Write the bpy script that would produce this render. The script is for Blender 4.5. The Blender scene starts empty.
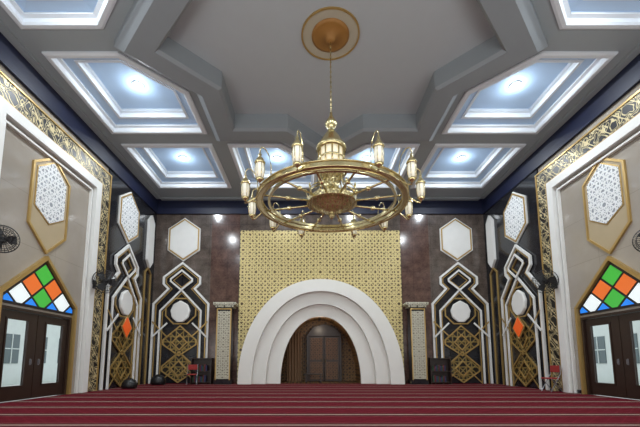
import bpy, math, bmesh, random
from mathutils import Vector, Matrix
from mathutils.geometry import tessellate_polygon
random.seed(4)
S = bpy.context.scene
COL = S.collection
pi = math.pi
HW = 8.55; YB = 18.0; YF = -1.6; ZC = 9.52; CY = 8.55
CAMX = -0.57; CAMZ = 1.07

def lin(c):
    return tuple(((v/255)/12.92 if v/255 <= .04045 else ((v/255+.055)/1.055)**2.4) for v in c) + (1,)

# ---------------------------------------------------------------- materials
class NB:
    def __init__(s, name):
        s.m = bpy.data.materials.new(name); s.m.use_nodes = True
        s.n = s.m.node_tree.nodes; s.l = s.m.node_tree.links
        s.b = s.n['Principled BSDF']
    def set(s, sock, v):
        if isinstance(v, bpy.types.NodeSocket): s.l.new(v, sock)
        else: sock.default_value = v
    def M(s, op, a, b=None, c=None):
        n = s.n.new('ShaderNodeMath'); n.operation = op
        s.set(n.inputs[0], a)
        if b is not None: s.set(n.inputs[1], b)
        if c is not None: s.set(n.inputs[2], c)
        return n.outputs[0]
    def xyz(s):
        t = s.n.new('ShaderNodeTexCoord'); x = s.n.new('ShaderNodeSeparateXYZ')
        s.l.new(t.outputs['Object'], x.inputs[0]); s.tc = t.outputs['Object']
        return x.outputs
    def step(s, v, th, w=.05):
        n = s.n.new('ShaderNodeMapRange'); s.set(n.inputs[0], v)
        n.inputs[1].default_value = th-w; n.inputs[2].default_value = th+w
        return n.outputs[0]
    def mix(s, f, a, b, mode='MIX'):
        n = s.n.new('ShaderNodeMix'); n.data_type = 'RGBA'; n.blend_type = mode
        s.set(n.inputs[0], f); s.set(n.inputs[6], a); s.set(n.inputs[7], b)
        return n.outputs[2]
    def noise(s, sc, det=4, vec=None):
        n = s.n.new('ShaderNodeTexNoise'); n.inputs['Scale'].default_value = sc
        n.inputs['Detail'].default_value = det
        s.l.new(vec if vec is not None else s.tc, n.inputs['Vector'])
        return n.outputs[0]
    def fin(s, col=None, rough=.5, metal=0., emis=None, es=0., bump=None, bs=.2):
        if col is not None: s.set(s.b.inputs['Base Color'], col)
        s.set(s.b.inputs['Roughness'], rough); s.set(s.b.inputs['Metallic'], metal)
        if emis is not None:
            s.set(s.b.inputs['Emission Color'], emis); s.set(s.b.inputs['Emission Strength'], es)
        if bump is not None:
            n = s.n.new('ShaderNodeBump'); n.inputs['Strength'].default_value = bs
            n.inputs['Distance'].default_value = .02
            s.l.new(bump, n.inputs['Height']); s.l.new(n.outputs[0], s.b.inputs['Normal'])
        return s.m

def plain(name, c, rough=.5, metal=0., emis=None, es=0., var=.12, sc=3.):
    b = NB(name); b.xyz(); c = lin(c)
    f = b.noise(sc)
    d = tuple(v*(1-var) for v in c[:3])+(1,)
    return b.fin(b.mix(f, c, d), rough, metal, lin(emis) if emis else None, es)

def pattern(name, c1, c2, L, th=.3, rough=.4, metal=0., swirl=0., line2=.45):
    """lattice of diagonal crossings and rounded cells, L = repeat in metres"""
    b = NB(name); x, y, z = b.xyz(); k = 2*pi/L
    if swirl:
        nz = b.noise(1.6/L, 1); nn = b.M('MULTIPLY', b.M('SUBTRACT', nz, .5), swirl*L)
        x = b.M('ADD', x, nn); z = b.M('SUBTRACT', z, nn)
    cx = b.M('COSINE', b.M('MULTIPLY', x, k)); cz = b.M('COSINE', b.M('MULTIPLY', z, k))
    f1 = b.M('ABSOLUTE', b.M('ADD', cx, cz))
    f2 = b.M('MULTIPLY', b.M('ABSOLUTE', b.M('SUBTRACT', b.M('ABSOLUTE', b.M('MULTIPLY', cx, cz)), line2)), 1.6)
    f = b.M('MINIMUM', f1, f2)
    msk = b.step(f, th)
    col = b.mix(msk, lin(c1), lin(c2))
    mt = b.M('MULTIPLY', b.M('SUBTRACT', 1., msk), metal)
    return b.fin(col, rough, mt, bump=b.M('SUBTRACT', 1., msk), bs=.4)

def girih(name, c1, c2, L, w=.1, rough=.4, metal=0.):
    """interlaced star lattice: square grid + diagonal grid lines of two periods"""
    b = NB(name); x, y, z = b.xyz()
    def tri(v, per, off=0.):
        f = b.M('FRACT', b.M('ADD', b.M('DIVIDE', v, per), off))
        return b.M('ABSOLUTE', b.M('SUBTRACT', f, .5))
    s_ = b.M('ADD', x, z); d_ = b.M('SUBTRACT', x, z)
    e = []
    for v, per in ((x, L), (z, L), (s_, L*1.4142), (d_, L*1.4142)):
        a = tri(v, per)
        e.append(b.M('ABSOLUTE', b.M('SUBTRACT', a, .21)))
    m1 = b.M('MINIMUM', e[0], e[1]); m2 = b.M('MINIMUM', e[2], e[3])
    f = b.M('MINIMUM', m1, m2)
    msk = b.step(f, w, .02)
    col = b.mix(msk, lin(c1), lin(c2))
    return b.fin(col, rough, b.M('MULTIPLY', b.M('SUBTRACT', 1., msk), metal), bump=b.M('SUBTRACT', 1., msk), bs=.5)

def marble(name, c1, c2, tile=.9, rough=.25, sc=1.6, v2=.88, mo=.6, fw=.4):
    b = NB(name); x, y, z = b.xyz()
    cmb = b.n.new('ShaderNodeCombineXYZ'); b.l.new(x, cmb.inputs[0]); b.l.new(z, cmb.inputs[1])
    br = b.n.new('ShaderNodeTexBrick'); br.offset = 0
    b.l.new(cmb.outputs[0], br.inputs['Vector'])
    br.inputs['Scale'].default_value = 1; br.inputs['Brick Width'].default_value = tile
    br.inputs['Row Height'].default_value = tile*.66; br.inputs['Mortar Size'].default_value = .01
    br.inputs['Color1'].default_value = (1, 1, 1, 1); br.inputs['Color2'].default_value = (v2, v2, v2, 1)
    br.inputs['Mortar'].default_value = (mo, mo, mo, 1)
    n1 = b.noise(sc, 4); n2 = b.noise(sc*7, 5)
    f = b.step(b.M('ADD', b.M('MULTIPLY', n1, 1-fw), b.M('MULTIPLY', n2, fw)), .5, .15)
    col = b.mix(f, lin(c1), lin(c2))
    col = b.mix(1., col, br.outputs['Color'], 'MULTIPLY')
    return b.fin(col, rough)

WHITE = plain('white_plaster', (236, 236, 232), .5)
CREAM = plain('cream_arch_plaster', (230, 229, 222), .4, var=.06)
COFW = plain('coffer_moulding_white', (226, 232, 238), .5, var=.05)
COFP = plain('coffer_panel_blue_white', (186, 211, 238), .6, var=.05)
CEIL = plain('ceiling_grey_paint', (158, 166, 170), .6, var=.05)
BEAM = plain('ceiling_beam_paint', (146, 153, 158), .6, var=.05)
STAR = plain('ceiling_star_paint', (182, 188, 192), .6, var=.05)
NAVY = plain('navy_cornice', (18, 26, 56), .5)
BROWN = marble('brown_marble', (68, 59, 53), (112, 100, 92), .95, .14, 2.4, .88)
REDM = marble('red_brown_marble', (68, 48, 42), (110, 84, 74), .95, .14, 2.4, .88)
BEIGE = marble('taupe_marble', (160, 152, 140), (170, 162, 151), 2.2, .07, .7, .97, .82, .15)
BLACK = marble('black_granite', (26, 26, 30), (46, 46, 50), 1.0, .12, 4)
GOLD = plain('gold_trim', (192, 160, 98), .35, .5)
BRASS = plain('polished_brass', (228, 212, 160), .2, .88, var=.25, sc=8)
BRASSD = pattern('embossed_brass', (222, 206, 152), (124, 106, 66), .12, .35, .25, .88)
LATT = girih('gold_lattice_screen', (208, 190, 132), (82, 63, 30), .33, .07, .4, .25)
LATP = girih('cream_lattice_panel', (198, 194, 174), (74, 66, 54), .22, .07, .5)
BAND = pattern('arabesque_gold_on_black', (212, 196, 150), (14, 13, 16), .62, .17, .4, .2, swirl=1.3, line2=.3)
PANL = girih('geometric_gold_on_black', (160, 136, 76), (22, 18, 13), .62, .036, .4, .2)
LATW = girih('white_lattice', (238, 240, 240), (154, 160, 166), .3, .07, .5)
WOOD = plain('dark_brown_wood', (50, 32, 23), .35, var=.35, sc=6)
WOODL = girih('carved_wood_lattice', (120, 84, 54), (22, 14, 9), .24, .06, .4)
NLAT = girih('niche_carved_lattice', (134, 100, 60), (38, 24, 16), .34, .07, .45)
TAN = plain('tan_curtain', (130, 102, 76), .8)
BLK = plain('black_plastic', (22, 22, 24), .4)
DARKR = plain('stone_grey', (70, 70, 72), .5)
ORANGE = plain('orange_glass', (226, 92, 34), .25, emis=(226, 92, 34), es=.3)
LEAD = plain('window_leading', (40, 32, 28), .5)
STEEL = plain('steel_tube', (150, 150, 155), .3, .8)
REDF = plain('red_fabric', (150, 44, 40), .8)
LAMP = plain('lit_diffuser', (255, 255, 255), .5, emis=(240, 248, 255), es=22.)
LGLASS = plain('lantern_glass', (236, 234, 222), .2, emis=(255, 246, 220), es=.25)
CGLASS = plain('centre_glass', (236, 230, 210), .2, emis=(255, 240, 205), es=.45)
OUTW = plain('outside_wall_paint', (226, 234, 232), .8, var=.15)
OUTD = plain('outside_window_dark', (88, 104, 108), .3)
GRASS = plain('garden_green', (96, 124, 78), .9, var=.5, sc=5)
TERR = plain('terrace_tile', (190, 192, 188), .6)
g = NB('clear_door_glass'); g.fin((.97, 1, 1, 1), .02); g.b.inputs['Transmission Weight'].default_value = 1
g.b.inputs['IOR'].default_value = 1.01; GLASS = g.m

def carpet_mat():
    b = NB('red_prayer_carpet'); x, y, z = b.xyz()
    f = b.M('FRACT', b.M('DIVIDE', b.M('ADD', y, 4.), 1.2))
    base = b.mix(b.noise(9, 6), lin((104, 16, 32)), lin((70, 8, 20)))
    fine = b.M('ABSOLUTE', b.M('ADD', b.M('COSINE', b.M('MULTIPLY', x, 22.)), b.M('COSINE', b.M('MULTIPLY', y, 22.))))
    base = b.mix(b.M('MULTIPLY', b.M('SUBTRACT', 1., b.step(fine, .25, .1)), .15), base, lin((136, 44, 56)))
    def ln(c, w): return b.M('SUBTRACT', 1., b.step(b.M('ABSOLUTE', b.M('SUBTRACT', f, c)), w, .008))
    col = b.mix(ln(.5, .14), base, lin((60, 8, 18)))
    col = b.mix(ln(.5, .022), col, lin((196, 174, 158)))
    col = b.mix(ln(.34, .009), col, lin((144, 94, 88)))
    col = b.mix(ln(.66, .009), col, lin((144, 94, 88)))
    m = b.fin(col, 1.0)
    b.b.inputs['Specular IOR Level'].default_value = .1
    return m
CARPET = carpet_mat()

# ---------------------------------------------------------------- mesh builder
class MB:
    def __init__(s): s.v = []; s.f = []; s.mi = []
    def add(s, vs, fs, mi=0):
        o = len(s.v); s.v += [tuple(v) for v in vs]
        for f in fs: s.f.append([i+o for i in f]); s.mi.append(mi)
        return s
    def box(s, cx, cy, cz, sx, sy, sz, mi=0, rz=0.):
        vs = []
        for a in (-1, 1):
            for b in (-1, 1):
                for c in (-1, 1):
                    px, py = a*sx/2, b*sy/2
                    vs.append((cx+px*math.cos(rz)-py*math.sin(rz), cy+px*math.sin(rz)+py*math.cos(rz), cz+c*sz/2))
        return s.add(vs, [(0, 1, 3, 2), (4, 6, 7, 5), (0, 4, 5, 1), (2, 3, 7, 6), (0, 2, 6, 4), (1, 5, 7, 3)], mi)
    def plate(s, loops, n0, n1, mi=0, plane='wall'):
        pts = [p for l in loops for p in l]; N = len(pts)
        tr = tessellate_polygon([[Vector((p[0], p[1], 0)) for p in l] for l in loops])
        mp = (lambda u, v, n: (u, -n, v)) if plane == 'wall' else (lambda u, v, n: (u, v, n))
        vs = [mp(p[0], p[1], n0) for p in pts]+[mp(p[0], p[1], n1) for p in pts]
        fs = [tuple(t) for t in tr]+[tuple(i+N for i in t[::-1]) for t in tr]
        o = 0
        for l in loops:
            m = len(l)
            for i in range(m):
                j = (i+1) % m; fs.append((o+i, o+j, o+j+N, o+i+N))
            o += m
        return s.add(vs, fs, mi)
    def lathe(s, prof, seg=32, c=(0, 0, 0), mi=0):
        vs = []; n = len(prof)
        for i in range(seg):
            a = 2*pi*i/seg
            for r, z in prof: vs.append((c[0]+r*math.cos(a), c[1]+r*math.sin(a), c[2]+z))
        fs = []
        for i in range(seg):
            j = (i+1) % seg
            for k in range(n-1): fs.append((i*n+k, j*n+k, j*n+k+1, i*n+k+1))
        return s.add(vs, fs, mi)
    def tube(s, pts, r, seg=8, closed=False, mi=0):
        pts = [Vector(p) for p in pts]; n = len(pts); vs = []
        for i, p in enumerate(pts):
            a = pts[(i-1) % n] if (closed or i > 0) else p
            b = pts[(i+1) % n] if (closed or i < n-1) else p
            t = (b-a).normalized()
            up = Vector((0, 0, 1)) if abs(t.z) < .9 else Vector((1, 0, 0))
            if closed: 
                up = (pts[0]-pts[n//3]).cross(pts[0]-pts[2*n//3]).normalized()
            x = t.cross(up).normalized(); y = x.cross(t)
            for k in range(seg):
                q = 2*pi*k/seg; vs.append(p+x*math.cos(q)*r+y*math.sin(q)*r)
        fs = []
        for i in range(n if closed else n-1):
            j = (i+1) % n
            for k in range(seg):
                l = (k+1) % seg; fs.append((i*seg+k, i*seg+l, j*seg+l, j*seg+k))
        if not closed: fs += [tuple(range(seg)), tuple((n-1)*seg+k for k in range(seg))]
        return s.add(vs, fs, mi)
    def loft(s, rings, mi=0, mis=None):
        m = len(rings[0]); vs = [p for r in rings for p in r]; o = len(s.v)
        s.v += [tuple(v) for v in vs]
        for a in range(len(rings)-1):
            for i in range(m):
                j = (i+1) % m; s.f.append([o+a*m+i, o+a*m+j, o+(a+1)*m+j, o+(a+1)*m+i]); s.mi.append(mis[a] if mis else mi)
        return s
    def obj(s, name, mats, parent=None, loc=(0, 0, 0), rz=0., smooth=False, bevel=0., rot=None):
        me = bpy.data.meshes.new(name); me.from_pydata(s.v, [], s.f)
        if not isinstance(mats, (list, tuple)): mats = [mats]
        for m in mats: me.materials.append(m)
        for p, i in zip(me.polygons, s.mi): p.material_index = i; p.use_smooth = smooth
        bm = bmesh.new(); bm.from_mesh(me); bmesh.ops.recalc_face_normals(bm, faces=bm.faces); bm.to_mesh(me); bm.free()
        o = bpy.data.objects.new(name, me); COL.objects.link(o)
        o.location = loc; o.rotation_euler = rot if rot else (0, 0, rz)
        if parent: o.parent = parent
        if bevel:
            b = o.modifiers.new('bevel', 'BEVEL'); b.width = bevel; b.segments = 4; b.limit_method = 'ANGLE'
        return o

def tag(o, label=None, cat=None, group=None, kind=None):
    if label: o['label'] = label
    if cat: o['category'] = cat
    if group: o['group'] = group
    if kind: o['kind'] = kind
    return o
def empty(name, loc, rz, label, cat, group=None, kind=None):
    o = bpy.data.objects.new(name, None); COL.objects.link(o); o.location = loc; o.rotation_euler = (0, 0, rz)
    o.empty_display_size = .1
    return tag(o, label, cat, group, kind)
def struct(o, label=None): return tag(o, label, None, None, 'structure')
def at(frame, u, v=0., n=0.):
    if frame == 'back': return (u, YB-n, v), 0.
    if frame == 'left': return (-HW+n, u, v), pi/2
    return (HW-n, u, v), -pi/2
def rect(u0, v0, u1, v1): return [(u0, v0), (u1, v0), (u1, v1), (u0, v1)]
def offset(poly, d):
    n = len(poly); A = sum(poly[i][0]*poly[(i+1) % n][1]-poly[(i+1) % n][0]*poly[i][1] for i in range(n))
    sg = 1 if A > 0 else -1; out = []
    for i in range(n):
        p0 = Vector(poly[i-1]); p = Vector(poly[i]); p1 = Vector(poly[(i+1) % n])
        e0 = (p-p0).normalized(); e1 = (p1-p).normalized()
        n0 = Vector((-e0.y, e0.x))*sg; n1 = Vector((-e1.y, e1.x))*sg
        b = (n0+n1); b = b/max(.2, b.dot(n0)); out.append(tuple(p+b*d))
    return out
def shift(pts, w):
    out = []; n = len(pts)
    for i in range(n):
        p = Vector(pts[i])
        e0 = (p-Vector(pts[i-1])).normalized() if i > 0 else (Vector(pts[1])-p).normalized()
        e1 = (Vector(pts[i+1])-p).normalized() if i < n-1 else e0
        n0 = Vector((-e0.y, e0.x)); n1 = Vector((-e1.y, e1.x)); b = n0+n1; b = b/max(.3, b.dot(n0))
        out.append(tuple(p+b*w))
    return out
def ribbon(pts, w): return shift(pts, w/2)+shift(pts, -w/2)[::-1]
def clip(poly, cl):
    out = poly
    for i in range(len(cl)):
        a = Vector(cl[i]); b = Vector(cl[(i+1) % len(cl)]); e = b-a; nn = Vector((-e.y, e.x)); inp = out; out = []
        for k in range(len(inp)):
            p = Vector(inp[k]); q = Vector(inp[(k+1) % len(inp)]); dp = (p-a).dot(nn); dq = (q-a).dot(nn)
            if dp >= 0: out.append(tuple(p))
            if (dp >= 0) != (dq >= 0): out.append(tuple(p+(q-p)*(dp/(dp-dq))))
        if not out: return []
    return out
def sym(pts): return pts+[(-x, y) for x, y in pts[::-1] if abs(x) > 1e-6]

# ---------------------------------------------------------------- shell
struct(MB().box(0, (YB+YF)/2, -.06, 2*HW+.4, YB-YF+4.4, .12).obj('floor', DARKR), 'grey stone floor under the carpet')
tag(MB().box(0, (YB+YF)/2, .012, 2*HW-.1, YB-YF-.1, .022).obj('carpet', CARPET), 'dark red prayer carpet with pale row stripes', 'carpet')

def arch(a, b, n=2.1, N=56):
    out = []
    for i in range(N+1):
        t = pi-pi*i/N; c, s_ = math.cos(t), math.sin(t)
        out.append((a*math.copysign(abs(c)**(2/n), c), b*abs(s_)**(2/n)))
    return out
NI = arch(2.05, 3.4)
loc, rz = at('back', 0)
struct(MB().plate([rect(-HW-.2, 0, HW+.2, 9.9), [(x, y+.001) for x, y in NI]], -.25, 0).obj('wall_back', BROWN, None, loc, rz), 'brown marble tiled wall with arched niche')
DU0, DU1, DZ = 9.15, 11.95, 2.55
for fr, sg in (('left', 1), ('right', -1)):
    loc, rz = at(fr, 0)
    a, b_ = sorted((YF*sg, YB*sg)); c, d = sorted((DU0*sg, DU1*sg))
    out = [(a, 0), (c, 0), (c, DZ), (d, DZ), (d, 0), (b_, 0), (b_, 9.9), (a, 9.9)]
    struct(MB().plate([out], -.25, 0).obj('wall_'+fr, BEIGE, None, loc, rz), 'taupe marble tiled side wall')
struct(MB().box(0, YF-.12, 4.95, 2*HW+.5, .25, 9.9).obj('wall_front', BEIGE), 'taupe marble wall')

k = 1
for fr, u0, u1 in (('back', -HW, HW), ('left', YF, YB), ('right', YF, YB)):
    loc, rz = at(fr, 0)
    if fr == 'right': u0, u1 = -u1, -u0
    struct(MB().plate([rect(u0, 8.72, u1, ZC-.002)], .001, .10).obj('trim_%d' % k, NAVY, None, loc, rz), 'dark navy cornice band'); k += 1
    struct(MB().plate([rect(u0+.3, ZC-.09, u1-.3, ZC-.003)], .101, .32).obj('trim_%d' % k, CEIL, None, loc, rz), 'pale grey ceiling edge moulding'); k += 1
    if fr != 'back':
        v = .14; struct(MB().plate([rect(u0, .025, DU0-.15 if fr == 'left' else -DU1-.15, v)], .001, .03).obj('baseboard_'+fr, BLACK, None, loc, rz), 'black granite baseboard')

for fr in ('left', 'right'):
    a, b_ = (13.52, YB-.03) if fr == 'left' else (-YB+.03, -13.52)
    loc, rz = at(fr, 0)
    struct(MB().plate([rect(a, .03, b_, 8.71)], .001, .05).obj('trim_%d' % k, BLACK, None, loc, rz), 'black granite wall cladding'); k += 1
for sx in (-1, 1):
    loc, rz = at('back', 0)
    x0, x1 = sorted((sx*4.16, sx*5.6))
    struct(MB().plate([rect(x0, .03, x1, 8.71)], .001, .03).obj('trim_%d' % k, REDM, None, loc, rz), 'red-brown marble wall cladding'); k += 1
    x0, x1 = sorted((sx*5.62, sx*8.4))
    struct(MB().plate([rect(x0, .03, x1, 1.0)], .001, .02).obj('trim_%d' % k, BLACK, None, loc, rz), 'black granite dado'); k += 1

# ---------------------------------------------------------------- ceiling
def star(s_, cx=0, cy=CY):
    out = []
    for i in range(16):
        r = s_*math.sqrt(2) if i % 2 == 0 else s_/math.cos(pi/8)
        a = i*pi/8; out.append((cx+r*math.cos(a), cy+r*math.sin(a)))
    return out
def coffer_poly(x0, y0, x1, y1):
    p = rect(x0, y0, x1, y1); K = 6.3
    mx, my = (x0+x1)/2, (y0+y1)/2-CY
    sx, sy = (1 if mx > 0 else -1), (1 if my > 0 else -1)
    A = Vector((sx*K, CY)); B = Vector((0, CY+sy*K)); e = B-A; nn = Vector((-e.y, e.x))
    if (Vector((mx, my+CY))-A).dot(nn) < 0: nn = -nn
    out = []
    for i in range(4):
        P = Vector(p[i]); Q = Vector(p[(i+1) % 4]); dp = (P-A).dot(nn); dq = (Q-A).dot(nn)
        if dp >= 0: out.append(tuple(P))
        if (dp >= 0) != (dq >= 0): out.append(tuple(P+(Q-P)*(dp/(dp-dq))))
    return out
cof = []
for sx in (-1, 1):
    for y0 in (CY+.45, CY-3.8, CY+4.65, CY-8.0):
        cof.append((sorted((sx*4.45, sx*7.8)), y0))
    for y0 in (CY+4.65, CY-8.0):
        cof.append((sorted((sx*.3, sx*3.65)), y0))
polys = [coffer_poly(x[0], y0, x[1], y0+3.35) for x, y0 in cof]
st_out = star(4.05)
struct(MB().plate([rect(-HW-.2, YF-.2, HW+.2, YB+.2)]+polys+[st_out], ZC, ZC+.06, plane='xy').obj('ceiling', CEIL), 'grey painted ceiling with coffer openings')
struct(MB().box(0, (YB+YF)/2, ZC+1.05, 2*HW+.6, YB-YF+.6, .1).obj('ceiling_slab', CEIL), 'roof slab above the coffers')

R = lambda p, z: [(x, y, z) for x, y in p]
mb = MB().loft([R(star(4.05), ZC+.03), R(star(4.05), ZC-.2), R(star(3.85), ZC-.36), R(star(3.28), ZC-.36), R(star(3.2), ZC-.28), R(star(3.2), ZC+.27)])
t = empty('ceiling_star', (0, 0, 0), 0, 'grey eight-pointed star ceiling recess with deep beams', 'ceiling recess', kind='structure')
mb.obj('star_beam', BEAM, t)
MB().plate([star(3.21)], ZC+.25, ZC+.29, plane='xy').obj('star_panel', STAR, t)

for p, (xr, y0) in zip(polys, cof):
    cx, cy = (xr[0]+xr[1])/2, y0+1.675
    q = [(x-cx, y-cy) for x, y in p]
    t = empty('ceiling_coffer', (cx, cy, ZC), 0, 'stepped white ceiling coffer with pale blue panel', 'ceiling coffer', 'coffers around the ceiling star', 'structure')
    o = lambda d, z: R(offset(q, d), z)
    MB().loft([o(-.1, -.001), o(-.1, -.05), o(-.04, -.08), o(.05, -.08), o(.08, -.03), o(.08, .08), o(.17, .11), o(.17, .16)]).obj('moulding', COFW, t)
    MB().loft([o(.17, .15), o(.17, .18), o(.42, .24)]).obj('sloped_shelf', COFP, t)
    MB().loft([o(.42, .23), o(.42, .2), o(.5, .2), o(.52, .24), o(.52, .36), o(.57, .38), o(.57, .5)]).obj('moulding', COFW, t)
    MB().plate([offset(q, .56)], .48, .51, plane='xy').obj('panel', COFP, t)
    pc = offset(q, .7); lx = sum(a[0] for a in pc)/len(pc)*.4; ly = sum(a[1] for a in pc)/len(pc)*.4
    f = empty('ceiling_light', (cx+lx, cy+ly, ZC+.48), 0, 'round bright white recessed ceiling light', 'ceiling light', 'lights in the ceiling coffers')
    MB().lathe([(.18, .0), (.18, -.04), (.13, -.05), (.13, 0)], 24).obj('rim', WHITE, f)
    MB().lathe([(0.001, -.075), (.08, -.07), (.13, -.04)], 24).obj('lens', LAMP, f)
    ld = bpy.data.lights.new('coffer_lamp', 'AREA'); ld.shape = 'DISK'; ld.size = .2; ld.energy = 118; ld.color = (.92, .97, 1)
    lo = bpy.data.objects.new('coffer_lamp', ld); COL.objects.link(lo); lo.location = (0, 0, -.09); lo.parent = f
    ld = bpy.data.lights.new('coffer_glow', 'POINT'); ld.energy = 25; ld.color = (.78, .9, 1); ld.shadow_soft_size = .04
    lo = bpy.data.objects.new('coffer_glow', ld); COL.objects.link(lo); lo.location = (0, 0, -.33); lo.parent = f

CHY = 8.65
t = empty('ceiling_medallion', (0, CHY, ZC+.25), 0, 'round gold and cream ceiling rose above the chandelier', 'ceiling rose')
MB().lathe([(.78, 0), (.78, -.04), (.74, -.04), (.74, 0)], 48).obj('outer_ring', GOLD, t)
MB().lathe([(.001, -.02), (.74, -.02), (.74, 0)], 48).obj('plate', plain('medallion_cream', (186, 178, 158), .5), t)
MB().lathe([(.5, -.02), (.5, -.05), (.42, -.08), (.15, -.07), (.12, -.2), (.001, -.22)], 48).obj('gold_disc', plain('medallion_ochre', (168, 120, 60), .5, .2), t, smooth=True)

# ---------------------------------------------------------------- mihrab
tag(MB().plate([rect(-4.12, 0, 4.12, 7.8), arch(4.0, 5.15)], .001, .06).obj('lattice_screen', LATT, None, at('back', 0, .024)[0]), 'gold geometric lattice screen panel around the mihrab arch', 'wall panel')
t = empty('mihrab', (0, YB, .024), 0, 'cream stepped arch prayer niche with three broad nested bands', 'mihrab')
ABN = [(3.96, 5.08, .75), (3.3, 4.48, .48), (2.66, 3.88, .22), (1.97, 3.3, 0)]
for (a, b, n), (a2, b2, _) in zip(ABN[:-1], ABN[1:]):
    A1 = arch(a, b); A2 = arch(a2, b2)
    MB().plate([A1+A2[::-1]], .002, n).obj('arch_band', CREAM, t, bevel=.11)
A = arch(2.04, 3.39)
ni = empty('mihrab_niche', (0, YB+.01, .024), 0, 'dark wooden recess interior behind the arch', 'niche', kind='structure')
MB().loft([[(x, 0, z) for x, z in A], [(x, 2.24, z) for x, z in A]]).obj('niche_lining', NLAT, ni)
MB().plate([rect(-2.1, -.05, 2.1, 3.5)], -2.24, -2.19).obj('niche_back', NLAT, ni)
MB().box(0, 1.1, -.06, 4.1, 2.2, .1).obj('niche_floor', CARPET, ni)
d = empty('carved_door', (.25, YB+1.9, .03), 0, 'carved dark wooden door with lattice leaves in the niche', 'door')
fo = [(-.95, 0), (-.95, 2.5), (-.6, 2.95), (0, 3.12), (.6, 2.95), (.95, 2.5), (.95, 0)]
fi = [(.83, 0), (.83, 2.45), (-.83, 2.45), (-.83, 0)]
MB().plate([fo+fi], 0, .14).obj('frame', WOOD, d, bevel=.01)
for sx in (-1, 1):
    MB().plate([rect(sx*.42-.4, .02, sx*.42+.4, 2.43)], .02, .07).obj('door_leaf', WOOD, d)
    MB().plate([rect(sx*.42-.34, 1.15, sx*.42+.34, 2.36)], .071, .09).obj('lattice_inset', WOODL, d)
    MB().plate([rect(sx*.42-.34, .1, sx*.42+.34, 1.05)], .071, .09).obj('lattice_inset', WOODL, d)
    MB().tube([(sx*.07, -.1, 1.0), (sx*.07, -.14, 1.1), (sx*.07, -.1, 1.2)], .015).obj('handle', BRASS, d)
pts = []; N = 40; w = .75
for i in range(N+1): pts.append((i/N*w-w/2, .06*math.sin(i/N*2*pi*5)))
mb = MB(); vs = [(x, y, 0) for x, y in pts]+[(x, y, 2.6) for x, y in pts]
mb.add(vs, [(i, i+1, i+N+2, i+N+1) for i in range(N)])
tag(mb.obj('curtain', TAN, None, (-1.35, YB+1.3, .03), smooth=True), 'tan pleated curtain hanging in the niche', 'curtain')
t = empty('prayer_lectern', (-.35, YB+.75, .03), 0, 'low dark wooden table standing in the niche', 'table')
MB().box(0, 0, .42, .9, .45, .05).obj('table_top', WOOD, t, bevel=.01)
for x in (-.38, .38):
    for y in (-.17, .17): MB().box(x, y, .2, .06, .06, .4).obj('leg', WOOD, t)
ld = bpy.data.lights.new('niche_fill', 'POINT'); ld.energy = 15; ld.color = (1, .84, .66); ld.shadow_soft_size = .1  # warm point light added inside the niche, without a fixture
lo = bpy.data.objects.new('niche_fill', ld); COL.objects.link(lo); lo.location = (0, YB+.7, 2.9)

for sx in (-1, 1):
    t = empty('pillar', (sx*4.68, YB-.43, .024), 0, 'short square pillar with cream lattice face and wide cap', 'pillar', 'pillars flanking the mihrab')
    MB().box(0, 0, 1.85, .7, .56, 3.7).obj('shaft', BLACK, t)
    MB().plate([rect(-.3, .25, .3, 3.5)], .281, .32).obj('lattice_face', LATP, t)
    MB().box(0, 0, .1, .82, .62, .2).obj('plinth', BLACK, t)
    MB().box(0, -.0, 3.74, .9, .6, .1).box(0, -.0, 3.87, 1.1, .64, .14).obj('cap', LATP, t, bevel=.02)
    MB().plate([ribbon([(-.33, .2), (-.33, 3.6), (.33, 3.6), (.33, .2)], .045)], .281, .34).obj('gold_edging', GOLD, t)

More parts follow.
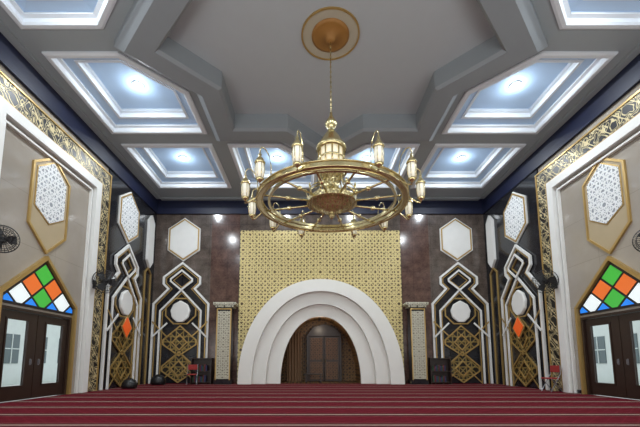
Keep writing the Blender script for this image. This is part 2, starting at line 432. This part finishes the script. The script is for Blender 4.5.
# ---------------------------------------------------------------- wall ornaments
def ornament(frame, u, diamond=False):
    loc, rz = at(frame, u, .024, .05 if frame != 'back' else .0)
    t = empty('wall_ornament', loc, rz, 'black panel with white and gold frame' + (' and orange glass diamond' if diamond else ' of interlaced hexagons'), 'wall ornament', 'interlaced wall ornaments')
    full = sym([(1.38, 0), (1.38, 3.95), (.66, 4.72), (.92, 4.98), (.92, 5.32), (0, 6.06)])
    MB().plate([full], .001, .04).obj('backing', BLACK, t)
    MB().plate([ribbon(full, .1)], .041, .13).obj('white_outline', WHITE, t)
    MB().plate([shift(full, .095)+shift(full, .14)[::-1]], .041, .09).obj('gold_outline', GOLD, t)
    s2 = sym([(1.02, 0), (1.02, 3.6), (.0, 4.66)])
    MB().plate([ribbon(s2, .085)], .092, .15).obj('white_inner_outline', WHITE, t)
    MB().plate([shift(s2, .08)+shift(s2, .12)[::-1]], .041, .09).obj('gold_inner_outline', GOLD, t)
    dm = [(0, 5.72), (.58, 5.24), (.58, 5.08), (0, 4.6), (-.58, 5.08), (-.58, 5.24)]
    MB().plate([dm, offset(dm, .085)], .155, .19).obj('upper_hexagon', WHITE, t)
    h2 = offset(dm, .13); MB().plate([h2, offset(h2, .04)], .041, .09).obj('hexagon_edging', GOLD, t)
    o1 = [(.78, 3.34), (.78, 3.84), (.36, 4.26), (-.36, 4.26), (-.78, 3.84), (-.78, 3.34), (-.36, 2.92), (.36, 2.92)]
    MB().plate([o1, offset(o1, .06)], .041, .1).obj('octagon_rim', GOLD, t)
    o2 = [(0, 4.12), (.36, 3.92), (.5, 3.6), (.42, 3.25), (.16, 3.02), (-.16, 3.02), (-.42, 3.25), (-.5, 3.6), (-.36, 3.92)]
    MB().plate([o2], .041, .2).obj('white_boss', WHITE, t, bevel=.06)
    for c in (2.02, .72):
        lp = [(0, c+.86), (.86, c+.12), (.86, c-.12), (0, c-.70), (-.86, c-.12), (-.86, c+.12)]
        MB().plate([lp], .041, .07 if c > 1 else .06).obj('pattern_panel', PANL, t)
        MB().plate([lp, offset(lp, .06)], .075, .11).obj('panel_edging', GOLD, t)
        i2 = [(0, c+.42), (.4, c), (0, c-.42), (-.4, c)]
        MB().plate([i2, offset(i2, .055)], .075, .11).obj('diamond_rim', GOLD, t)
    for sx in (-1, 1):
        MB().plate([ribbon([(sx*1.38, 2.25), (sx*1.02, 2.6), (sx*.62, 2.98)], .08)], .155, .18).obj('strap', WHITE, t)
        MB().plate([ribbon([(sx*1.38, 3.05), (sx*1.02, 2.68), (sx*.62, 2.3)], .06)], .155, .17).obj('strap', GOLD, t)
        MB().plate([ribbon([(sx*.88, .05), (sx*.3, .62)], .05)], .075, .1).obj('strap', GOLD, t)
    if diamond:
        dm = [(0, 2.92), (.36, 2.5), (0, 2.08), (-.36, 2.5)]
        MB().plate([offset(dm, -.07)], .205, .23).obj('orange_diamond_rim', GOLD, t)
        MB().plate([dm], .231, .25).obj('orange_diamond', ORANGE, t)
    return t
def hexpanel(frame, u, v, w, h, mat, n=0., lab='white elongated hexagonal wall panel with thin gold rim'):
    loc, rz = at(frame, u, v, n)
    t = empty('hexagon_panel', loc, rz, lab, 'wall panel', 'hexagonal wall panels')
    hx = [(0, h/2), (w/2, h/4), (w/2, -h/4), (0, -h/2), (-w/2, -h/4), (-w/2, h/4)]
    MB().plate([hx], .001, .06).obj('rim', WHITE, t)
    MB().plate([offset(hx, .05), offset(hx, .11)], .061, .09).obj('gold_line', GOLD, t)
    h2 = offset(hx, .13); MB().plate([h2], .061, .08).obj('face', mat, t)
for sx in (-1, 1):
    ornament('back', sx*7.02); hexpanel('back', sx*7.02, 7.35, 1.65, 2.32, WHITE, 0.)
for fr in ('left', 'right'):
    ornament(fr, 15.15, True); hexpanel(fr, 15.15, 7.37, 1.7, 2.36, LATW, .05, 'white lattice elongated hexagonal wall panel with gold rim')
    loc, rz = at(fr, 17.25, 7.0, .052)
    t = empty('corner_panel', loc, rz, 'narrow white pointed wall panel beside the corner', 'wall panel', 'narrow corner panels')
    hx = [(0, 1.35), (.3, 1.0), (.3, -1.0), (0, -1.35), (-.3, -1.0), (-.3, 1.0)]
    MB().plate([hx], .001, .12).obj('face', WHITE, t)
    MB().plate([ribbon([(-.3, -6.975), (-.3, -1.6), (0, -1.35), (.3, -1.6), (.3, -6.975)], .06)], .001, .06).obj('gold_edging', GOLD, t)

# ---------------------------------------------------------------- side wall portal, windows, doors
PC = 10.55
wn = 1; dn = 1
OCH = plain('ochre_panel', (184, 166, 132), .5)
def glow_glass(n, c, es=.75): return plain(n, c, .2, emis=c, es=es)  # emission stands in for daylight through the panes; the wall behind is solid
cols = {'b': glow_glass('glow_glass_blue', (30, 120, 215)), 'g': glow_glass('glow_glass_green', (60, 165, 60), .6), 'o': glow_glass('glow_glass_orange', (214, 104, 44), .55),
        'y': glow_glass('glow_glass_yellow', (236, 186, 110), .5), 'w': glow_glass('glow_glass_white', (225, 235, 235), .6)}
ck = 'bgoyw'
for fr in ('left', 'right'):
    loc, rz = at(fr, PC, .024)
    t = empty('portal_frame', loc, rz, 'tall black and gold arabesque portal frame with white inner band', 'wall frame', 'portal frames on the side walls')
    o1 = [(-2.95, 0), (-2.95, 8.38), (2.95, 8.38), (2.95, 0)]
    MB().plate([o1+[(2.33, 0), (2.33, 7.76), (-2.33, 7.76), (-2.33, 0)]], .001, .14).obj('arabesque_band', BAND, t)
    MB().plate([ribbon([(-2.92, 0), (-2.92, 8.35), (2.92, 8.35), (2.92, 0)], .05)], .141, .17).obj('gold_edging', GOLD, t)
    MB().plate([ribbon([(-2.36, 0), (-2.36, 7.73), (2.36, 7.73), (2.36, 0)], .05)], .141, .17).obj('gold_edging', GOLD, t)
    MB().plate([ribbon([(-2.15, 0), (-2.15, 7.56), (2.15, 7.56), (2.15, 0)], .3)], .001, .2).obj('white_band', WHITE, t)
    MB().plate([ribbon([(-1.9, 0), (-1.9, 7.28), (1.9, 7.28), (1.9, 0)], .06)], .001, .1).obj('white_inner_line', WHITE, t)
    loc, rz = at(fr, PC, 5.86)
    t = empty('window_%d' % wn, loc, rz, 'gold framed elongated hexagonal window with white lattice pane', 'window'); t['kind'] = 'structure'; wn += 1
    hx = [(0, 1.56), (.8, 1.0), (.8, -.85), (0, -1.56), (-.8, -.85), (-.8, 1.0)]
    MB().plate([hx, offset(hx, .07)], .001, .06).obj('frame', GOLD, t)
    MB().plate([offset(hx, .06)], .001, .03).obj('inner_panel', OCH, t)
    h3 = [(0, 1.34), (.6, .9), (.6, -.25), (0, -.6), (-.6, -.25), (-.6, .9)]
    MB().plate([offset(h3, -.04)], .031, .045).obj('pane_rim', GOLD, t)
    MB().plate([h3], .046, .06).obj('lattice_pane', LATW, t)
    loc, rz = at(fr, PC, 2.62)
    t = empty('window_%d' % wn, loc, rz, 'pointed stained glass fanlight with self-glowing coloured diamond panes', 'window'); t['kind'] = 'structure'; wn += 1
    pg = [(-1.42, 0), (1.42, 0), (1.42, .22), (0, 1.45), (-1.42, .22)]
    MB().plate([pg], .001, .05).obj('leading', LEAD, t)
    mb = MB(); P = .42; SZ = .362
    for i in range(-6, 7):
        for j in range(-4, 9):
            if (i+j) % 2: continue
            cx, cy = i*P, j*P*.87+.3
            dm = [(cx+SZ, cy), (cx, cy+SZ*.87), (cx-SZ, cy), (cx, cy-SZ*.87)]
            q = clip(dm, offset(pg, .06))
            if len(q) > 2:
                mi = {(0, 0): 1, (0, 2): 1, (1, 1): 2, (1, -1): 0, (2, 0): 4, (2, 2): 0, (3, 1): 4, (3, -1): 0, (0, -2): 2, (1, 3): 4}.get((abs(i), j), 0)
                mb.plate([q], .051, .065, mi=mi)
    mb.obj('glowing_panes', [cols[c] for c in ck], t)
    gl = [(-1.5, -2.6), (-1.5, .25), (0, 1.56), (1.5, .25), (1.5, -2.6)]
    MB().plate([ribbon(gl, .1)], .001, .12).obj('gold_surround', GOLD, t)
    loc, rz = at(fr, PC, .024)
    t = empty('door_%d' % dn, loc, rz, 'dark brown wooden double door with glass panels', 'door'); t['kind'] = 'structure'; dn += 1
    MB().plate([[(-1.4, 0), (-1.4, 2.52), (1.4, 2.52), (1.4, 0), (1.32, 0), (1.32, 2.44), (-1.32, 2.44), (-1.32, 0)]], -.15, .05).obj('frame', WOOD, t)
    for sx in (-1, 1):
        lf = MB().plate([rect(sx*.66-.65, .01, sx*.66+.65, 2.43), rect(sx*.72-.36, .4, sx*.72+.36, 2.2)], -.08, -.02).obj('door_leaf', WOOD, t)
        MB().plate([rect(sx*.72-.36, .4, sx*.72+.36, 2.2)], -.055, -.045).obj('glass', GLASS, lf)
        MB().box(sx*.16, .0, 1.05, .03, .04, .14).box(sx*.16, .02, 1.05, .05, .02, .18).obj('handle', STEEL, lf)
        MB().plate([ribbon([(sx*.72-.38, .38), (sx*.72-.38, 2.22), (sx*.72+.38, 2.22), (sx*.72+.38, .38), (sx*.72-.38, .38)], .05)], -.02, .0).obj('glazing_bead', WOOD, lf)

# outside
struct(MB().box(0, 8, -.35, 70, 60, .2).obj('ground', GRASS), 'garden ground outside')
for sx in (-1, 1):
    w = MB().box(0, 0, 2.6, 22, .3, 5.2)
    for i in range(-5, 6):
        w.box(i*2, -.16*sx, 2.0, 1.0, .04, 1.5, 1).box(i*2, -.19*sx, 2.0, .05, .04, 1.5).box(i*2, -.19*sx, 2.0, 1.0, .04, .05)
    struct(w.obj('wall_outside_'+('left' if sx < 0 else 'right'), [OUTW, OUTD], None, (sx*16, 16.5, -.25), rz=-pi/2), 'pale outside building wall with windows')
    struct(MB().box(0, 0, .0, 6.4, 18, .18).obj('trim_%d' % k, TERR, None, (sx*12.1, 14.5, -.15)), 'pale tiled terrace'); k += 1

# ---------------------------------------------------------------- wall fans
def fan(frame, u, v, n, r=.32, tilt=.0):
    loc, rz = at(frame, u, v, n)
    t = empty('wall_fan', loc, rz, 'black wall-mounted oscillating fan with wire cage', 'fan', 'wall fans')
    MB().box(0, -.03, -.1, .14, .05, .3).tube([(0, -.04, -.15), (0, -.25, -.2), (0, -.33, -.03)], .025).obj('bracket', BLK, t)
    hd = empty('fan_head', (0, -.38, 0), tilt, None, None); hd.parent = t
    mb = MB(); Y = .38
    for rr, yy in ((r, -.42), (r, -.48), (r*.8, -.55), (r*.8, -.37), (r*.5, -.57), (r*.25, -.58)):
        mb.tube([(rr*math.cos(a*pi/14), yy+Y, rr*math.sin(a*pi/14)) for a in range(28)], .008, 5, closed=True)
    for i in range(28):
        a = i*pi/14; c, s_ = math.cos(a), math.sin(a)
        mb.tube([(.05*c, -.585+Y, .05*s_), (r*.5*c, -.57+Y, r*.5*s_), (r*.8*c, -.55+Y, r*.8*s_), (r*c, -.48+Y, r*s_), (r*c, -.42+Y, r*s_), (r*.8*c, -.37+Y, r*.8*s_), (.06*c, -.34+Y, .06*s_)], .0055, 4)
    mb.obj('cage', BLK, hd)
    mb = MB()
    for i in range(3):
        a = i*2*pi/3
        P = lambda rr, da, y: (rr*math.cos(a+da), y+Y, rr*math.sin(a+da))
        mb.add([P(.04, -.3, -.44), P(r*.6, -.5, -.42), P(r*.88, -.25, -.44), P(r*.87, .4, -.47), P(r*.5, .6, -.49), P(.04, .5, -.48)], [(0, 1, 2, 3, 4, 5)])
    mb.obj('blades', BLK, hd)
    pr = [(.001, -.06), (.06, -.06), (.09, 0), (.08, .12), (.001, .14)]
    MB().lathe(pr, 20).obj('motor', BLK, hd, (0, 0, 0), rot=(-pi/2, 0, 0), smooth=True)
fan('left', 8.62, 4.08, 0, .34, -.9); fan('right', 8.92, 4.16, 0, .34, .9)
fan('left', 12.75, 3.95, .2, .42, -.7); fan('right', 12.75, 3.95, .2, .42, .7)

# ---------------------------------------------------------------- chandelier
ZR = 5.04
ch = empty('chandelier', (0, CHY, ZR), 0, 'large brass ring chandelier with spokes and lanterns', 'chandelier')
MB().lathe([(1.86, -.055), (1.86, .055), (1.75, .055), (1.75, -.055), (1.86, -.055)], 96).obj('outer_ring', BRASS, ch)
MB().lathe([(1.6, -.03), (1.6, .04), (1.54, .04), (1.54, -.03), (1.6, -.03)], 96).obj('second_ring', BRASS, ch)
mb = MB()
for r, z in ((1.87, .06), (1.87, -.06), (1.74, -.06), (1.74, .06)):
    mb.tube([(r*math.cos(i*pi/36), r*math.sin(i*pi/36), z) for i in range(72)], .018, 8, closed=True)
mb.obj('ring_rim', BRASS, ch, smooth=True)
sp = None
for i in range(12):
    if sp is None:
        sp = MB().tube([(.5, 0, 0), (1.76, 0, 0)], .026, 8).lathe([(.001, -.06), (.055, -.035), (.055, .035), (.001, .06)], 12, (1.12, 0, 0)).obj('spoke', BRASS, ch, smooth=True); o = sp
    else:
        o = sp.copy(); COL.objects.link(o); o.parent = ch
    o.rotation_euler = (0, 0, (i+.5)*pi/6)
MB().lathe([(.6, -.05), (.63, -.03), (.63, .08), (.6, .11), (.5, .11), (.5, -.05), (.6, -.05)], 48).obj('inner_ring', BRASSD, ch)
MB().lathe([(.5, -.04), (.44, -.08), (.34, -.12), (.32, -.15), (.2, -.2), (.08, -.23), (.05, -.27), (.08, -.32), (.05, -.38), (.001, -.43)], 40).obj('bowl', BRASSD, ch, smooth=True)
mb = MB()
for i in range(12):
    a = i*pi/6; c, s_ = math.cos(a), math.sin(a)
    mb.tube([(.58*c, .58*s_, .1), (.64*c, .64*s_, .26), (.5*c, .5*s_, .4), (.3*c, .3*s_, .5), (.24*c, .24*s_, .8)], .018, 6)
    mb.lathe([(.001, -.07), (.03, -.02), (.02, .05), (.001, .08)], 8, (.64*c, .64*s_, .32))
mb.obj('scroll_cage', BRASS, ch, smooth=True)
MB().lathe([(.42, .1), (.38, .2), (.28, .28), (.18, .42), (.22, .58), (.32, .7), (.36, .78), (.001, .78)], 32).obj('stem_vase', BRASSD, ch, smooth=True)
cl = MB().lathe([(.38, .78), (.41, .84), (.36, .92), (.001, .92)], 32).lathe([(.33, 1.4), (.39, 1.43), (.38, 1.52), (.3, 1.62), (.23, 1.76), (.13, 1.9), (.07, 1.98), (.1, 2.04), (.16, 2.14), (.12, 2.24), (.05, 2.36), (.03, 2.48), (.001, 2.5)], 32)
for i in range(12):
    a = i*pi/6; cl.tube([(.33*math.cos(a), .33*math.sin(a), .9), (.33*math.cos(a), .33*math.sin(a), 1.42)], .022, 6)
cl.lathe([(.335, 1.13), (.36, 1.16), (.335, 1.19)], 32)
cl = cl.obj('central_lantern', BRASS, ch, smooth=True)
MB().lathe([(.001, .92), (.3, .92), (.31, 1.2), (.3, 1.42), (.001, 1.42)], 28).obj('glass', CGLASS, cl, smooth=True)
mb = MB().tube([(0, 0, 2.45), (0, 0, ZC+.2-ZR)], .013, 8)
for i in range(13): mb.lathe([(.013, -.04), (.028, 0), (.013, .04)], 8, (0, 0, 2.62+i*.145))
mb.obj('hanging_rod', BRASS, ch, smooth=True)
angs = [22, 49, 76, 104, 131, 158]; angs = angs+[-a for a in angs]
arm = lan = lg = None
RL, ZL = 2.15, .18
for a in angs:
    an = math.radians(a)-pi/2
    if arm is None:
        pts = [(1.84, 0, .0), (1.93, 0, -.1), (2.06, 0, -.2), (2.14, 0, -.22), (RL, 0, -.16)]
        arm = MB().tube(pts, .02, 6).tube([(1.86, 0, .05), (1.86, 0, .3), (1.92, 0, .52), (2.02, 0, .63), (2.11, 0, .63), (RL, 0, .56)], .013, 6).obj('arm', BRASS, ch, smooth=True); A_ = arm
        lm = MB().lathe([(.001, .42), (.015, .36), (.015, .3), (.04, .27), (.03, .22), (.08, .16), (.11, .1), (.12, .08), (.08, .05)], 12)
        lm.lathe([(.075, -.26), (.095, -.28), (.06, -.32), (.02, -.36), (.001, -.38)], 12)
        for i in range(6):
            q = i*pi/3; lm.tube([(.095*math.cos(q), .095*math.sin(q), .07), (.1*math.cos(q), .1*math.sin(q), -.1), (.08*math.cos(q), .08*math.sin(q), -.27)], .007, 5)
        lan = lm.obj('lantern', BRASS, ch, smooth=True); L_ = lan
        lg = MB().lathe([(.001, .06), (.085, .06), (.092, -.08), (.072, -.27), (.001, -.27)], 12).obj('lantern_glass', LGLASS, lan, smooth=True)
    else:
        A_ = arm.copy(); L_ = lan.copy(); G_ = lg.copy()
        for o in (A_, L_, G_): COL.objects.link(o)
        A_.parent = ch; L_.parent = ch; G_.parent = L_
    A_.rotation_euler = (0, 0, an)
    L_.location = (RL*math.cos(an), RL*math.sin(an), ZL)

# ---------------------------------------------------------------- furniture and bits by the walls
def chair(x, y, rz, label):
    t = empty('folding_chair', (x, y, .028), rz, label, 'chair')
    MB().box(0, 0, .47, .42, .4, .05).obj('seat', REDF, t, bevel=.02)
    MB().box(0, .2, .8, .42, .03, .24).obj('backrest', REDF, t, bevel=.02)
    for sx in (-.22, .22):
        MB().tube([(sx, -.2, .012), (sx, .2, .62), (sx, .22, .94)], .014).obj('leg', STEEL, t)
        MB().tube([(sx, .24, .012), (sx, -.16, .47)], .014).obj('leg', STEEL, t)
chair(-6.0, YB-1.1, .2, 'folding chair with red seat and steel legs beside the pillar')
chair(8.0, 12.95, -1.45, 'folding chair with red seat and steel legs near the side wall')
def rack(x, y, label, h=1.25, w=.95):
    t = empty('bookshelf', (x, y, .024), 0, label, 'bookshelf', 'small bookshelves by the pillars')
    for sx in (-1, 1): MB().box(sx*w/2, 0, h/2, .04, .35, h).obj('side_panel', WOOD, t)
    for z in (.08, h*.48, h*.97): MB().box(0, 0, z, w-.04, .35, .035).obj('shelf', WOOD, t)
    MB().box(0, .165, h/2, w-.04, .02, h-.02).obj('back_panel', WOOD, t)
    return t
BK = [plain('book_green', (40, 70, 50), .6), plain('book_maroon', (92, 30, 30), .6), plain('book_blue', (40, 48, 84), .6)]
for x in (-5.75, 5.75):
    rack(x, YB-.42, 'dark wooden bookshelf with holy books beside the pillar')
    for zz in (.1, .62):
        xx = x-.4
        for i in range(9):
            w = random.uniform(.05, .08); hh = random.uniform(.24, .32)
            o = MB().box(0, 0, hh/2, w, .2, hh).obj('book', BK[i % 3], None, (xx+w/2, YB-.45, .024+zz), bevel=.005); xx += w+.006
            tag(o, 'hardback book standing on the dark shelf', 'book', 'books on the small shelves')
def bag(x, y, r, label):
    mb = MB().lathe([(.001, 0), (r*1.0, .0), (r*1.15, .08), (r*1.1, r*.8), (r*.8, r*1.3), (r*.3, r*1.45), (.001, r*1.46)], 20)
    t = empty('bag', (x, y, .024), 0, label, 'bag')
    mb.obj('body', BLK, t, smooth=True)
    MB().tube([(-r*.5, 0, r*1.35), (-r*.25, 0, r*1.52), (r*.25, 0, r*1.52), (r*.5, 0, r*1.35)], .02).obj('strap', BLK, t)
bag(-7.75, 14.6, .26, 'black round bag on the carpet by the side wall'); bag(-7.6, 17.0, .3, 'black round bag on the carpet near the corner')

# ---------------------------------------------------------------- light, world, camera
def area(loc, tgt, sx, sy, e, col=(1, 1, 1)):
    ld = bpy.data.lights.new('fill_light', 'AREA'); ld.shape = 'RECTANGLE'; ld.size = sx; ld.size_y = sy; ld.energy = e; ld.color = col
    o = bpy.data.objects.new('fill_light', ld); COL.objects.link(o); o.location = loc
    o.rotation_euler = (Vector(tgt)-Vector(loc)).to_track_quat('-Z', 'Y').to_euler()
    return o
area((0, -1.3, 3.5), (0, 12, 6.8), 14, 4, 540, (.97, .99, 1))  # added unseen fill behind the camera, brightens back wall and ceiling
for sx in (-1, 1): area((sx*7.9, 3.0, 2.5), (-sx*1, 8.5, 9.5), 5, 3, 190, (.96, .99, 1))  # added side fills out of view, aimed up at the ceiling
w = bpy.data.worlds.new('sky'); S.world = w; w.use_nodes = True
bg = w.node_tree.nodes['Background']; bg.inputs[0].default_value = (.9, .95, 1, 1); bg.inputs[1].default_value = 1.6
cam = bpy.data.cameras.new('camera'); co = bpy.data.objects.new('camera', cam); COL.objects.link(co)
cam.lens = 20.25; cam.sensor_width = 36; cam.shift_x = .017; cam.shift_y = .163; cam.clip_start = .05
co.location = (CAMX, 0, CAMZ); co.rotation_euler = (math.radians(97), 0, 0)
S.camera = co
S.view_settings.view_transform = 'Standard'
